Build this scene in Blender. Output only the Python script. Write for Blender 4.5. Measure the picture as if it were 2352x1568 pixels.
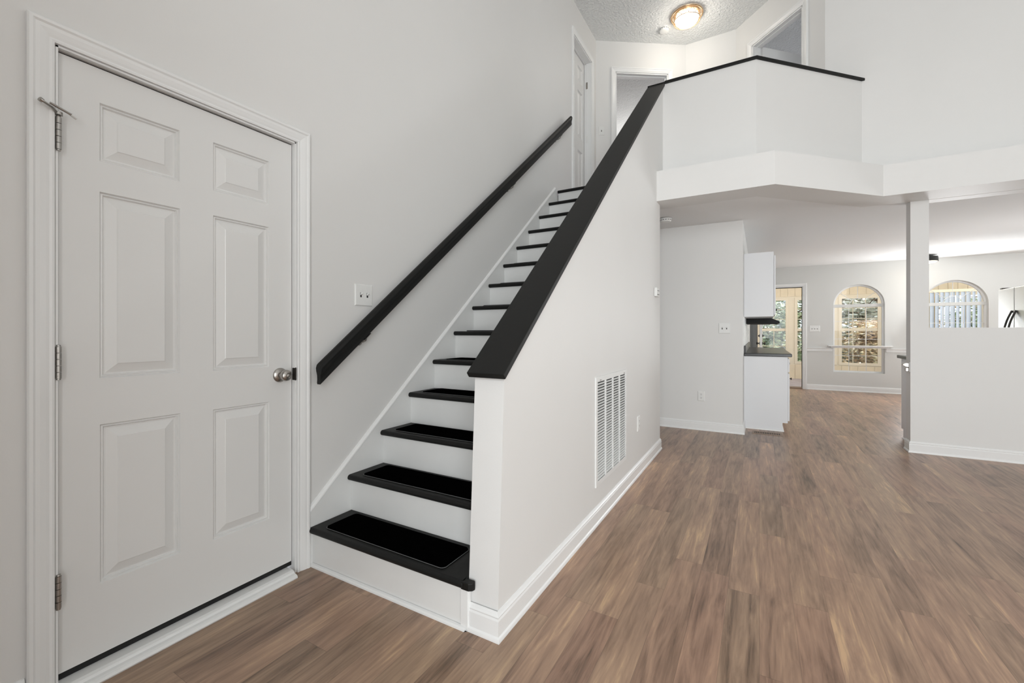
import bpy, bmesh, math, random
from mathutils import Vector, Matrix
for o in list(bpy.data.objects): bpy.data.objects.remove(o)
S = bpy.context.scene
COL = S.collection
R = math.radians

# ------------------------------------------------------------------ camera
cam_d = bpy.data.cameras.new('camera'); cam = bpy.data.objects.new('camera', cam_d); COL.objects.link(cam)
cam.location = (0, 0, 1.17); cam.rotation_euler = (R(90), 0, R(29.81))
cam_d.sensor_fit = 'HORIZONTAL'; cam_d.sensor_width = 36.0
cam_d.lens = 992 / 2352 * 36; cam_d.shift_y = -21.6 / 2352
cam_d.clip_start = 0.02; cam_d.clip_end = 200
S.camera = cam
# ------------------------------------------------------------------ exposure, sky, sun
vs = S.view_settings
S.display_settings.display_device = 'sRGB'
vs.view_transform = 'Standard'; vs.look = 'None'; vs.gamma = 1.0; vs.use_curve_mapping = False
vs.exposure = 0.40
w = bpy.data.worlds.new('world'); S.world = w; w.use_nodes = True
bg = w.node_tree.nodes['Background']; bg.inputs[0].default_value = (0.80, 0.88, 1.0, 1); bg.inputs[1].default_value = 2.0
sd = bpy.data.lights.new('sun', 'SUN'); sd.energy = 9.0; sd.angle = R(0.6); sd.color = (1.0, 0.95, 0.86)
sun = bpy.data.objects.new('sun', sd); COL.objects.link(sun)
sun.rotation_euler = Vector((-0.62, -0.38, -0.70)).to_track_quat('-Z', 'Y').to_euler()
# large added area lights: front and side stand for daylight from unseen windows
def area(name, loc, target, sx, sy, energy, col=(1, 1, 1)):
    d = bpy.data.lights.new(name, 'AREA'); d.shape = 'RECTANGLE'; d.size = sx; d.size_y = sy
    d.energy = energy; d.color = col
    o = bpy.data.objects.new(name, d); COL.objects.link(o); o.location = loc
    o.rotation_euler = (Vector(target) - Vector(loc)).to_track_quat('-Z', 'Z').to_euler()
    return o
area('daylight_front', (1.75, -2.9, 1.75), (1.3, 5, 1.7), 3.2, 3.3, 218, (0.925, 0.972, 1.0))
area('daylight_side', (4.05, 2.4, 2.0), (0, 2.6, 2.0), 5.4, 3.7, 16, (0.925, 0.972, 1.0))
area('fill_dining', (5.95, 7.8, 0.95), (1.0, 6.4, 1.9), 3.4, 1.5, 130, (0.925, 0.972, 1.0))  # added fill from the unseen right end, lifts the lower ceiling
area('fill_kitchen', (3.0, 10.5, 1.35), (1.4, 5.6, 2.2), 0.8, 1.0, 44, (0.96, 0.985, 1.0))  # added fill in front of window_2, aimed up to brighten the lower ceiling
area('fill_bedroom', (3.2, 8.6, 4.2), (0.2, 6.6, 4.4), 1.6, 1.4, 28, (0.92, 0.96, 1.0))  # added fill, brightens the room behind door_4
area('fill_bath', (-2.4, 8.9, 4.2), (-1.5, 6.5, 4.6), 1.2, 1.2, 16, (1.0, 0.98, 0.96))  # added fill, brightens the room behind door_3
area('fill_sunroom', (2.2, 11.3, 2.45), (2.2, 13.4, 0.9), 5.0, 0.5, 24, (1.0, 0.97, 0.92))  # added fill under the sunroom ceiling, brightens the cream siding

# ------------------------------------------------------------------ materials
def srgb(r, g, b):
    f = lambda c: (c / 255 / 12.92) if c / 255 <= 0.04045 else ((c / 255 + 0.055) / 1.055) ** 2.4
    return (f(r), f(g), f(b), 1)
def mat(name, col, rough=0.5, metal=0.0, bump=0.0, bscale=60.0, var=0.0, vscale=4.0, spec=0.5, stretch=None):
    m = bpy.data.materials.new(name); m.use_nodes = True
    nt = m.node_tree; b = nt.nodes['Principled BSDF']
    b.inputs['Base Color'].default_value = (*col[:3], 1); b.inputs['Roughness'].default_value = rough
    b.inputs['Metallic'].default_value = metal; b.inputs['Specular IOR Level'].default_value = spec
    tc = nt.nodes.new('ShaderNodeTexCoord'); mp = nt.nodes.new('ShaderNodeMapping')
    nt.links.new(tc.outputs['Object'], mp.inputs['Vector'])
    if stretch: mp.inputs['Scale'].default_value = stretch
    if bump:
        n = nt.nodes.new('ShaderNodeTexNoise'); n.inputs['Scale'].default_value = bscale; n.inputs['Detail'].default_value = 3
        bp = nt.nodes.new('ShaderNodeBump'); bp.inputs['Strength'].default_value = bump; bp.inputs['Distance'].default_value = 0.004
        nt.links.new(mp.outputs[0], n.inputs['Vector']); nt.links.new(n.outputs[0], bp.inputs['Height']); nt.links.new(bp.outputs[0], b.inputs['Normal'])
    if var:
        n = nt.nodes.new('ShaderNodeTexNoise'); n.inputs['Scale'].default_value = vscale; n.inputs['Detail'].default_value = 4
        cr = nt.nodes.new('ShaderNodeMapRange'); cr.inputs[1].default_value = 0.3; cr.inputs[2].default_value = 0.7
        cr.inputs[3].default_value = 1 - var; cr.inputs[4].default_value = 1 + var
        mx = nt.nodes.new('ShaderNodeVectorMath'); mx.operation = 'SCALE'; mx.inputs[0].default_value = col[:3]
        nt.links.new(mp.outputs[0], n.inputs['Vector']); nt.links.new(n.outputs[0], cr.inputs[0]); nt.links.new(cr.outputs[0], mx.inputs['Scale'])
        nt.links.new(mx.outputs[0], b.inputs['Base Color'])
    return m
def emis(name, col, s):
    m = bpy.data.materials.new(name); m.use_nodes = True; b = m.node_tree.nodes['Principled BSDF']
    b.inputs['Base Color'].default_value = (*col, 1); b.inputs['Emission Color'].default_value = (*col, 1); b.inputs['Emission Strength'].default_value = s
    return m
M = {}
M['wall'] = mat('wall_paint', (0.76, 0.752, 0.735), 0.55, bump=0.05, bscale=180, var=0.012, vscale=1.2)
M['wall_dim'] = mat('wall_paint_dimmed', (0.70, 0.70, 0.68), 0.6, bump=0.05, bscale=180)  # wall paint greyed: the kitchen's dimmer light is put into the colour
M['trim'] = mat('trim_paint', (0.84, 0.84, 0.83), 0.32, bump=0.03, bscale=90)
M['door'] = mat('door_paint', (0.78, 0.775, 0.76), 0.3, bump=0.04, bscale=70)
M['riser'] = mat('riser_paint', (0.80, 0.80, 0.785), 0.38, var=0.03, vscale=3)
M['popcorn'] = mat('popcorn_ceiling', (0.84, 0.85, 0.84), 0.9, bump=1.0, bscale=42)
M['popcorn'].node_tree.nodes['Bump'].inputs['Distance'].default_value = 0.02
M['ceil'] = mat('smooth_ceiling', (0.87, 0.87, 0.865), 0.9, bump=0.35, bscale=45)
M['black'] = mat('black_paint', (0.010, 0.010, 0.0095), 0.5, bump=0.08, bscale=40, spec=0.22)
M['mat'] = mat('black_carpet', (0.0015, 0.0015, 0.0015), 1.0, bump=0.8, bscale=300, spec=0.0)
M['matedge'] = mat('grey_binding', (0.13, 0.13, 0.13), 0.8, bump=0.3, bscale=300)
M['nickel'] = mat('brushed_nickel', (0.42, 0.40, 0.375), 0.28, 1.0, bump=0.03, bscale=200, stretch=(1, 1, 8))
M['darkmetal'] = mat('dark_metal', (0.05, 0.047, 0.043), 0.45, 1.0, bump=0.1)
M['brass'] = mat('polished_brass', (0.62, 0.44, 0.27), 0.3, 1.0, bump=0.02)
M['plastic'] = mat('white_plastic', (0.80, 0.80, 0.78), 0.35, bump=0.01)
M['slot'] = mat('dark_slot', (0.03, 0.03, 0.03), 0.8, bump=0.05)
M['rubber'] = mat('black_rubber', (0.008, 0.008, 0.008), 0.8, bump=0.1)
M['cab'] = mat('cabinet_white', (0.76, 0.765, 0.78), 0.38, bump=0.02)
M['counter'] = mat('dark_laminate', (0.022, 0.022, 0.023), 0.28, var=0.15, vscale=60)
M['steel'] = mat('stainless_steel', (0.62, 0.62, 0.61), 0.26, 1.0, bump=0.05, bscale=30, stretch=(1, 1, 30))
M['grille'] = mat('grille_enamel', (0.80, 0.80, 0.785), 0.4, bump=0.02)
M['bronze'] = mat('register_bronze', (0.30, 0.21, 0.15), 0.5, 0.0, bump=0.05)
M['bulb'] = emis('frosted_glass_lit', (1.0, 0.93, 0.80), 3.0)
M['drumlit'] = emis('drum_diffuser_lit', (1.0, 0.85, 0.62), 3.0)
M['cream'] = mat('cream_siding', (0.84, 0.73, 0.54), 0.6, var=0.04, vscale=6)
M['creamtrim'] = mat('cream_window_trim', (0.86, 0.78, 0.62), 0.5, var=0.03)
M['patio'] = mat('pale_patio', (0.52, 0.47, 0.50), 0.7, var=0.12, vscale=5)
M['blind'] = mat('pale_blue_blind', (0.52, 0.60, 0.70), 0.5, var=0.05)
M['bark'] = mat('bark', (0.14, 0.10, 0.07), 0.9, bump=0.9, bscale=20, var=0.3, vscale=8)
M['grass'] = mat('ground_leaves', (0.22, 0.19, 0.10), 0.95, bump=0.6, bscale=10, var=0.4, vscale=6)
def leafmat(name, a, b_, c):
    m = bpy.data.materials.new(name); m.use_nodes = True; nt = m.node_tree; p = nt.nodes['Principled BSDF']; p.inputs['Roughness'].default_value = 0.45
    tc = nt.nodes.new('ShaderNodeTexCoord'); n = nt.nodes.new('ShaderNodeTexNoise'); n.inputs['Scale'].default_value = 3.5; n.inputs['Detail'].default_value = 6
    cr = nt.nodes.new('ShaderNodeValToRGB'); e = cr.color_ramp.elements; e[0].position = 0.38; e[0].color = a; e[1].position = 0.62; e[1].color = c
    x = e.new(0.5); x.color = b_
    nt.links.new(tc.outputs['Object'], n.inputs['Vector']); nt.links.new(n.outputs[0], cr.inputs[0]); nt.links.new(cr.outputs[0], p.inputs['Base Color'])
    return m
M['leaf1'] = leafmat('evergreen_leaves', (0.09, 0.13, 0.10, 1), (0.28, 0.36, 0.24, 1), (0.66, 0.72, 0.50, 1))
M['leaf2'] = leafmat('autumn_leaves', (0.22, 0.15, 0.10, 1), (0.60, 0.44, 0.29, 1), (0.78, 0.73, 0.56, 1))
M['leaf3'] = leafmat('pale_leaves', (0.34, 0.35, 0.30, 1), (0.62, 0.62, 0.52, 1), (0.85, 0.83, 0.74, 1))
# clear glass: transparent with a fresnel reflection
m = bpy.data.materials.new('window_glass'); m.use_nodes = True; nt = m.node_tree
for n in list(nt.nodes): nt.nodes.remove(n)
o_ = nt.nodes.new('ShaderNodeOutputMaterial'); mx = nt.nodes.new('ShaderNodeMixShader'); tr = nt.nodes.new('ShaderNodeBsdfTransparent')
gl = nt.nodes.new('ShaderNodeBsdfGlossy'); gl.inputs['Roughness'].default_value = 0.02; fr = nt.nodes.new('ShaderNodeFresnel'); fr.inputs[0].default_value = 1.3
tr.inputs[0].default_value = (0.97, 0.98, 0.98, 1)
nt.links.new(fr.outputs[0], mx.inputs[0]); nt.links.new(tr.outputs[0], mx.inputs[1]); nt.links.new(gl.outputs[0], mx.inputs[2]); nt.links.new(mx.outputs[0], o_.inputs[0])
M['glass'] = m

# wood-look plank floor, planks running along +Y
def floor_mat():
    m = bpy.data.materials.new('walnut_planks'); m.use_nodes = True; nt = m.node_tree; N = nt.nodes; L = nt.links
    p = N['Principled BSDF']
    def math_(op, a=None, b=None):
        n = N.new('ShaderNodeMath'); n.operation = op
        for i, v in enumerate((a, b)):
            if v is None: continue
            if isinstance(v, (int, float)): n.inputs[i].default_value = v
            else: L.new(v, n.inputs[i])
        return n.outputs[0]
    tc = N.new('ShaderNodeTexCoord'); sp = N.new('ShaderNodeSeparateXYZ'); L.new(tc.outputs['Object'], sp.inputs[0])
    px = math_('DIVIDE', sp.outputs[0], 0.125); row = math_('FLOOR', px); fx = math_('FRACT', px)
    wn = N.new('ShaderNodeTexWhiteNoise'); wn.noise_dimensions = '1D'; L.new(row, wn.inputs['W'])
    off = math_('MULTIPLY', wn.outputs['Value'], 1.2)
    py = math_('DIVIDE', math_('ADD', sp.outputs[1], off), 1.2); idy = math_('FLOOR', py); fy = math_('FRACT', py)
    cb = N.new('ShaderNodeCombineXYZ'); L.new(row, cb.inputs[0]); L.new(idy, cb.inputs[1])
    w2 = N.new('ShaderNodeTexWhiteNoise'); w2.noise_dimensions = '2D'; L.new(cb.outputs[0], w2.inputs['Vector'])
    # grain: coordinates shifted per plank
    sc = N.new('ShaderNodeVectorMath'); sc.operation = 'MULTIPLY_ADD'; L.new(w2.outputs['Color'], sc.inputs[0]); sc.inputs[1].default_value = (37, 37, 37); L.new(tc.outputs['Object'], sc.inputs[2])
    mp = N.new('ShaderNodeMapping'); mp.inputs['Scale'].default_value = (1.0, 0.10, 1); L.new(sc.outputs[0], mp.inputs[0])
    g1 = N.new('ShaderNodeTexNoise'); g1.inputs['Scale'].default_value = 24; g1.inputs['Detail'].default_value = 7; g1.inputs['Roughness'].default_value = 0.62; g1.inputs['Distortion'].default_value = 0.7; L.new(mp.outputs[0], g1.inputs[0])
    mp2 = N.new('ShaderNodeMapping'); mp2.inputs['Scale'].default_value = (1.0, 0.05, 1); L.new(sc.outputs[0], mp2.inputs[0])
    g2 = N.new('ShaderNodeTexNoise'); g2.inputs['Scale'].default_value = 110; g2.inputs['Detail'].default_value = 3; L.new(mp2.outputs[0], g2.inputs[0])
    mp3 = N.new('ShaderNodeMapping'); mp3.inputs['Scale'].default_value = (1.0, 0.22, 1); L.new(sc.outputs[0], mp3.inputs[0])
    g3 = N.new('ShaderNodeTexNoise'); g3.inputs['Scale'].default_value = 5; g3.inputs['Detail'].default_value = 3; L.new(mp3.outputs[0], g3.inputs[0])
    fac = math_('ADD', math_('ADD', math_('MULTIPLY', g1.outputs[0], 0.52), math_('MULTIPLY', g2.outputs[0], 0.20)), math_('ADD', math_('MULTIPLY', g3.outputs[0], 0.28), math_('MULTIPLY', w2.outputs['Value'], 0.10)))
    cr = N.new('ShaderNodeValToRGB'); e = cr.color_ramp.elements
    e[0].position = 0.38; e[0].color = srgb(88, 70, 56); e[1].position = 0.73; e[1].color = srgb(212, 178, 142)
    for pos, c in ((0.46, srgb(132, 106, 88)), (0.55, srgb(159, 130, 110)), (0.64, srgb(178, 147, 123))):
        x = e.new(pos); x.color = c
    L.new(fac, cr.inputs[0])
    tint = N.new('ShaderNodeMix'); tint.data_type = 'RGBA'; tint.blend_type = 'MULTIPLY'
    hs = N.new('ShaderNodeValToRGB'); hs.color_ramp.elements[0].color = (1.0, 0.92, 0.90, 1); hs.color_ramp.elements[1].color = (0.96, 1.0, 0.94, 1)
    spc = N.new('ShaderNodeSeparateColor'); L.new(w2.outputs['Color'], spc.inputs[0]); L.new(spc.outputs[1], hs.inputs[0])
    tint.inputs[0].default_value = 0.8; L.new(cr.outputs[0], tint.inputs[6]); L.new(hs.outputs[0], tint.inputs[7])
    # joints
    ex = math_('MINIMUM', fx, math_('SUBTRACT', 1.0, fx)); jx = math_('LESS_THAN', ex, 0.007)
    ey = math_('MINIMUM', fy, math_('SUBTRACT', 1.0, fy)); jy = math_('LESS_THAN', ey, 0.0008)
    j = math_('MULTIPLY', math_('MAXIMUM', jx, jy), 0.35)
    dk = N.new('ShaderNodeMix'); dk.data_type = 'RGBA'; L.new(j, dk.inputs[0]); L.new(tint.outputs[2], dk.inputs[6]); dk.inputs[7].default_value = (0.03, 0.02, 0.015, 1)
    L.new(dk.outputs[2], p.inputs['Base Color'])
    p.inputs['Roughness'].default_value = 0.33; p.inputs['Specular IOR Level'].default_value = 0.6
    bp = N.new('ShaderNodeBump'); bp.inputs['Strength'].default_value = 0.12; bp.inputs['Distance'].default_value = 0.002
    L.new(math_('SUBTRACT', g2.outputs[0], math_('MULTIPLY', j, 2.0)), bp.inputs['Height']); L.new(bp.outputs[0], p.inputs['Normal'])
    return m
M['floor'] = floor_mat()

# ------------------------------------------------------------------ mesh helpers
def link(name, bm, m, parent=None, smooth=False, bevel=0.0, seg=2):
    bmesh.ops.recalc_face_normals(bm, faces=bm.faces)
    me = bpy.data.meshes.new(name); bm.to_mesh(me); bm.free()
    me.materials.append(m)
    if smooth:
        for p in me.polygons: p.use_smooth = True
    o = bpy.data.objects.new(name, me); COL.objects.link(o)
    if parent: o.parent = parent
    if bevel:
        b = o.modifiers.new('bevel', 'BEVEL'); b.width = bevel; b.segments = seg; b.limit_method = 'ANGLE'; b.angle_limit = R(40)
    if smooth:
        e = o.modifiers.new('split', 'EDGE_SPLIT'); e.split_angle = R(40)
    return o
def B(): return bmesh.new()
def box(bm, x0, x1, y0, y1, z0, z1, mx=None):
    v = [bm.verts.new(Vector(c)) for c in ((x0,y0,z0),(x1,y0,z0),(x1,y1,z0),(x0,y1,z0),(x0,y0,z1),(x1,y0,z1),(x1,y1,z1),(x0,y1,z1))]
    for f in ((3,2,1,0),(4,5,6,7),(0,1,5,4),(1,2,6,5),(2,3,7,6),(3,0,4,7)): bm.faces.new([v[i] for i in f])
    if mx is not None: bmesh.ops.transform(bm, matrix=mx, verts=v)
    return bm
def bxo(name, m, parent, *a, bevel=0.0, mx=None): return link(name, box(B(), *a, mx=mx), m, parent, bevel=bevel)
def lathe(bm, prof, mx=Matrix.Identity(4), n=32):
    rings = []
    for r, z in prof:
        if r < 1e-6: rings.append([bm.verts.new(mx @ Vector((0, 0, z)))])
        else: rings.append([bm.verts.new(mx @ Vector((r*math.cos(2*math.pi*i/n), r*math.sin(2*math.pi*i/n), z))) for i in range(n)])
    for a, b in zip(rings, rings[1:]):
        for i in range(n):
            j = (i+1) % n
            if len(a) == 1 and len(b) == 1: continue
            if len(a) == 1: bm.faces.new((a[0], b[i], b[j]))
            elif len(b) == 1: bm.faces.new((a[i], a[j], b[0]))
            else: bm.faces.new((a[i], a[j], b[j], b[i]))
    return bm
def axis(origin, d):
    return Matrix.Translation(Vector(origin)) @ Vector(d).to_track_quat('Z', 'Y').to_matrix().to_4x4()
def tube(bm, pts, r, n=10, closed=False):
    pts = [Vector(p) for p in pts]; rings = []; N = len(pts)
    for i, p in enumerate(pts):
        a = pts[(i-1) % N] if (closed or i > 0) else p; b = pts[(i+1) % N] if (closed or i < N-1) else p
        q = (b-a).normalized().to_track_quat('Z', 'Y')
        rings.append([bm.verts.new(p + q @ Vector((r*math.cos(2*math.pi*k/n), r*math.sin(2*math.pi*k/n), 0))) for k in range(n)])
    for i in range(N if closed else N-1):
        a, b = rings[i], rings[(i+1) % N]
        for k in range(n): bm.faces.new((a[k], a[(k+1) % n], b[(k+1) % n], b[k]))
    if not closed: bm.faces.new(rings[0]); bm.faces.new(rings[-1])
    return bm
def prism(bm, poly, f0, f1):
    """poly: list of 2D pts; f0/f1 map (a,b)->Vector for the two end faces"""
    a = [bm.verts.new(f0(*p)) for p in poly]; b = [bm.verts.new(f1(*p)) for p in poly]
    bm.faces.new(a); bm.faces.new(b[::-1]); n = len(poly)
    for i in range(n): bm.faces.new((a[i], a[(i+1) % n], b[(i+1) % n], b[i]))
    return bm
def plate(bm, outer, holes, f0, f1):
    """flat plate with holes: 2D loops, two faces and the edges between"""
    loops = [outer] + list(holes)
    for f in (f0, f1):
        t = bmesh.new(); es = []
        for lp in loops:
            vs_ = [t.verts.new((p[0], p[1], 0)) for p in lp]
            for i in range(len(vs_)): es.append(t.edges.new((vs_[i], vs_[(i+1) % len(vs_)])))
        bmesh.ops.triangle_fill(t, edges=es, use_beauty=True)
        mp = {v: bm.verts.new(f(v.co.x, v.co.y)) for v in t.verts}
        for fc in t.faces: bm.faces.new([mp[v] for v in fc.verts])
        t.free()
    for lp in loops:
        n = len(lp)
        for i in range(n):
            p, q = lp[i], lp[(i+1) % n]
            bm.faces.new([bm.verts.new(c) for c in (f0(*p), f0(*q), f1(*q), f1(*p))])
    bmesh.ops.remove_doubles(bm, verts=bm.verts, dist=1e-5)
    return bm
def sweep(bm, prof, path):
    """prof: (outward offset, z); path: xy points, outward on the right of travel; mitred corners"""
    P = [Vector(p) for p in path]; rows = []
    for i, p in enumerate(P):
        d1 = (P[i]-P[i-1]).normalized() if i else (P[1]-P[0]).normalized()
        d2 = (P[i+1]-P[i]).normalized() if i < len(P)-1 else d1
        n1 = Vector((d1.y, -d1.x)); n2 = Vector((d2.y, -d2.x)); nn = n1+n2; nn = nn / max(1e-6, nn.dot(n1))
        rows.append([bm.verts.new((p.x+nn.x*o, p.y+nn.y*o, z)) for o, z in prof])
    n = len(prof)
    for a, b in zip(rows, rows[1:]):
        for k in range(n): bm.faces.new((a[k], a[(k+1) % n], b[(k+1) % n], b[k]))
    bm.faces.new(rows[0]); bm.faces.new(rows[-1][::-1])
    return bm
def struct(o): o['kind'] = 'structure'; return o
def tag(o, label, cat, group=None):
    o['label'] = label; o['category'] = cat
    if group: o['group'] = group
    return o
def empty(name, loc=(0, 0, 0)):
    o = bpy.data.objects.new(name, None); COL.objects.link(o); o.location = loc; o.empty_display_size = 0.1
    return o
def dup(root):
    r = root.copy(); COL.objects.link(r)
    for ch in list(root.children):
        c = ch.copy(); COL.objects.link(c); c.parent = r
        for g in list(ch.children):
            d = g.copy(); COL.objects.link(d); d.parent = c
    return r
def frame2(origin, du, out):
    """local (u along wall, v up, w out of the wall) -> world matrix"""
    du = Vector(du).normalized(); out = Vector(out).normalized(); m = Matrix.Identity(4)
    for i in range(3): m[i][0] = du[i]; m[i][1] = (0, 0, 1)[i]; m[i][2] = out[i]; m[i][3] = origin[i]
    return m

# ------------------------------------------------------------------ the shell
ZC, ZL, ZF = 5.20, 2.44, 2.745        # upper ceiling, lower ceiling, upper floor
YP = 5.585                            # plane of the half wall / partition / upper wall
XL, XK0, XK1 = -1.96, -1.003, -0.865  # left wall, stair half-wall faces
YKB = 10.70                           # kitchen back wall
struct(link('floor', box(B(), -2.2, 6.2, -3.2, 10.85, -0.12, 0), M['floor']))
# left wall with two door holes
D1 = (0.474, 1.302, 0, 2.092); D2 = (4.93, 5.56, ZF, 4.79)
def hole(r): return [(r[0], r[2]), (r[0], r[3]), (r[1], r[3]), (r[1], r[2])]
bm = B()
plate(bm, [(-3.2, 0), (D1[0], 0), (D1[0], D1[3]), (D1[1], D1[3]), (D1[1], 0), (5.76, 0), (5.76, ZC), (-3.2, ZC)],
      [hole(D2)], lambda a, b: Vector((XL, a, b)), lambda a, b: Vector((XL-0.14, a, b)))
struct(link('wall_left', bm, M['wall']))
struct(bxo('wall_back', M['wall'], None, -2.1, 6.2, -3.2, -3.05, 0, ZC))
struct(bxo('wall_right', M['wall'], None, 4.2, 4.35, -3.05, YP, 0, ZC))
struct(bxo('wall_light_block', M['wall'], None, XL, -0.15, -0.95, -0.83, 0, ZC))  # unseen stub added behind the camera to keep light off the left side
# upstairs ceiling
struct(link('ceiling', box(B(), -5.2, 6.2, -3.2, 10.9, ZC, ZC+0.1), M['popcorn']))
# upstairs hall walls
P0, P1, P2, P3 = Vector((XL, 5.76)), Vector((-0.898, 6.475)), Vector((-0.272, 6.475)), Vector((0.60, YP))
def wallseg(name, a, b, z0, z1, holes=(), th=0.12, m='wall', start_ext=0.0):
    d = (b-a).normalized(); n = Vector((-d.y, d.x)); Ln = (b-a).length   # back side on the left of travel
    f0 = lambda u, z: Vector((a.x+d.x*u, a.y+d.y*u, z)); f1 = lambda u, z: Vector((a.x+d.x*u+n.x*th, a.y+d.y*u+n.y*th, z))
    outer = [(0, z0)]
    for h in holes:
        if abs(h[2]-z0) < 1e-4: outer += [(h[0], z0), (h[0], h[3]), (h[1], h[3]), (h[1], z0)]
    outer += [(Ln, z0), (Ln, z1), (0, z1)]
    return struct(link(name, plate(B(), outer, [hole(h) for h in holes if abs(h[2]-z0) > 1e-4], f0, f1), M[m]))
E3 = (0.275, 1.02, ZF, 4.775); D4 = (0.275, 0.985, ZF, 4.80)
wallseg('wall_hall_left', P0, P1, ZF, ZC, [E3])
wallseg('wall_hall_back', P1, P2, ZF, ZC)
wallseg('wall_hall_right', P2, P3, ZF, ZC, [D4])
wallseg('wall_upper', P3, Vector((6.05, YP)), ZL+0.03, ZC)
# rooms behind the hall doors
struct(bxo('wall_bath', M['wall'], None, -5.2, -0.3, 9.2, 9.3, ZF, ZC))
struct(bxo('wall_bath_side', M['wall'], None, -5.2, -5.1, 5.9, 9.2, ZF, ZC))
struct(bxo('wall_bedroom', M['wall'], None, -0.3, 6.2, 10.0, 10.1, ZF, ZC))
struct(bxo('wall_bedroom_side', M['wall'], None, -0.42, -0.3, 6.62, 10.0, ZF, ZC))
struct(bxo('wall_bedroom_right', M['wall'], None, 6.05, 6.17, YP+0.12, 10.0, ZF, ZC))
struct(bxo('wall_bath_front', M['wall'], None, -5.2, XL-0.14, 5.9, 6.0, ZF, ZC))
# upper floor slab: lower ceiling, fascia and landing
def zl(y): return ZL + 0.0155*max(0.0, y-5.2)
poly = [(XL, 4.46), (XK1+0.01, 4.46), (XK1+0.01, 4.345), (0.11, 4.345), (0.997, 5.237), (6.05, 5.237), (6.05, YKB), (XL, YKB)]
bm = B()
prism(bm, poly, lambda a, b: Vector((a, b, zl(b))), lambda a, b: Vector((a, b, zl(b)+0.02)))
struct(link('ceiling', bm, M['ceil']))
fas = [(XK1, 4.33), (0.116, 4.33), (1.003, 5.222), (6.05, 5.222)]
ins = [(XK1, 4.64), (-0.026, 4.64), (0.905, YP-0.012), (6.05, YP-0.012)]
bm = B()
prism(bm, fas + ins[::-1], lambda a, b: Vector((a, b, ZL-0.002)), lambda a, b: Vector((a, b, 2.728)))
struct(link('wall_fascia', bm, M['wall']))
bm = B()
prism(bm, [(XL, 4.44), (XK0, 4.44), (XK0, 4.78), (-0.09, 4.78), (0.75, YP), (0.60, YP+0.02), (-0.2, 6.4), (-0.2, 6.62), (6.05, YP+0.12), (6.05, 10.0), (-5.1, 10.0), (-5.1, 5.9), (XL, 5.9)],
      lambda a, b: Vector((a, b, ZF-0.05)), lambda a, b: Vector((a, b, ZF)))
struct(link('floor', bm, M['patio']))
# balcony guard wall
go = [(XK1-0.02, 4.64), (-0.026, 4.64), (0.905, YP)]; gi = [(XK1-0.02, 4.77), (-0.08, 4.77), (0.735, YP)]
bm = B(); prism(bm, go+gi[::-1], lambda a, b: Vector((a, b, 2.60)), lambda a, b: Vector((a, b, 3.72)))
struct(link('wall_balcony', bm, M['wall']))
co = [(XK1+0.02, 4.62), (-0.018, 4.62), (0.930, YP-0.004)]; ci = [(XK1+0.02, 4.79), (-0.09, 4.79), (0.705, YP-0.004)]
bm = B(); prism(bm, co+ci[::-1], lambda a, b: Vector((a, b, 3.72)), lambda a, b: Vector((a, b, 3.747)))
struct(link('trim_1', bm, M['black'], bevel=0.004))
# stair half wall (its end face leans back a little) + closing wall under the landing
capz = lambda y: 0.983 + 0.8445*(y-1.42)     # underside of the sloping cap
bm = B()
kw = [(1.397, 0), (4.49, 0), (4.49, ZL), (4.64, ZL), (4.64, capz(4.64)), (1.45, capz(1.45))]
prism(bm, kw, lambda a, b: Vector((XK0, a, b)), lambda a, b: Vector((XK1, a, b)))
struct(link('wall_stair', bm, M['wall']))
struct(bxo('wall_closet', M['wall'], None, XL, XK0, 4.40, 4.49, 0, ZL))
bm = B(); k = Vector((0, -0.645, 0.764)) # cap normal
c0, c1 = (1.425, capz(1.425)), (4.66, capz(4.66))
t = 0.026
prism(bm, [c0, c1, (4.635, 3.747), (c1[0]-0.03, capz(4.63)+0.034), (c0[0]-0.017, c0[1]+0.02)], lambda a, b: Vector((-1.018, a, b)), lambda a, b: Vector((-0.845, a, b)))
struct(link('trim_2', bm, M['black'], bevel=0.004))
# partition between great room and kitchen, kitchen left wall
bm = B(); box(bm, XL, -0.165, YP+0.015, YP+0.135, 0, ZL+0.02)
struct(link('wall_partition', bm, M['wall']))
struct(bxo('wall_kitchen_left', M['wall_dim'], None, -0.285, -0.165, YP+0.135, YKB, 0, 2.56))
# half wall with post, solid wall past the opening
bm = B()
plate(bm, [(1.277, 0), (6.05, 0), (6.05, ZL+0.02), (1.277, ZL+0.02)], [[(1.412, 1.212), (1.412, ZL-0.002), (3.9, ZL-0.002), (3.9, 1.212)]],
      lambda a, b: Vector((a, YP, b)), lambda a, b: Vector((a, YP+0.14, b)))
struct(link('wall_half', bm, M['wall']))
struct(bxo('wall_kitchen_right', M['wall_dim'], None, 6.05, 6.2, YP+0.14, YKB+0.15, 0, 2.62))
struct(bxo('wall_fridge', M['wall_dim'], None, 3.80, 3.90, 7.85, 8.95, 0, 2.50))
# kitchen back wall with door and arched windows
def arch(cx, r, z0, zs, n=28):
    return [(cx-r, z0), (cx-r, zs)] + [(cx-r*math.cos(math.pi*i/n), zs+r*math.sin(math.pi*i/n)) for i in range(1, n)] + [(cx+r, zs), (cx+r, z0)]
W1 = (1.682, 0.397, 0.372, 1.705); W2 = (3.05, 0.430, 0.98, 1.675)
bm = B()
plate(bm, [(-0.285, 0), (-0.055, 0), (-0.055, 2.11), (0.775, 2.11), (0.775, 0), (6.2, 0), (6.2, 2.62), (-0.285, 2.62)], [arch(*W1), arch(*W2)],
      lambda a, b: Vector((a, YKB, b)), lambda a, b: Vector((a, YKB+0.15, b)))
struct(link('wall_kitchen_back', bm, M['wall_dim']))

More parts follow.
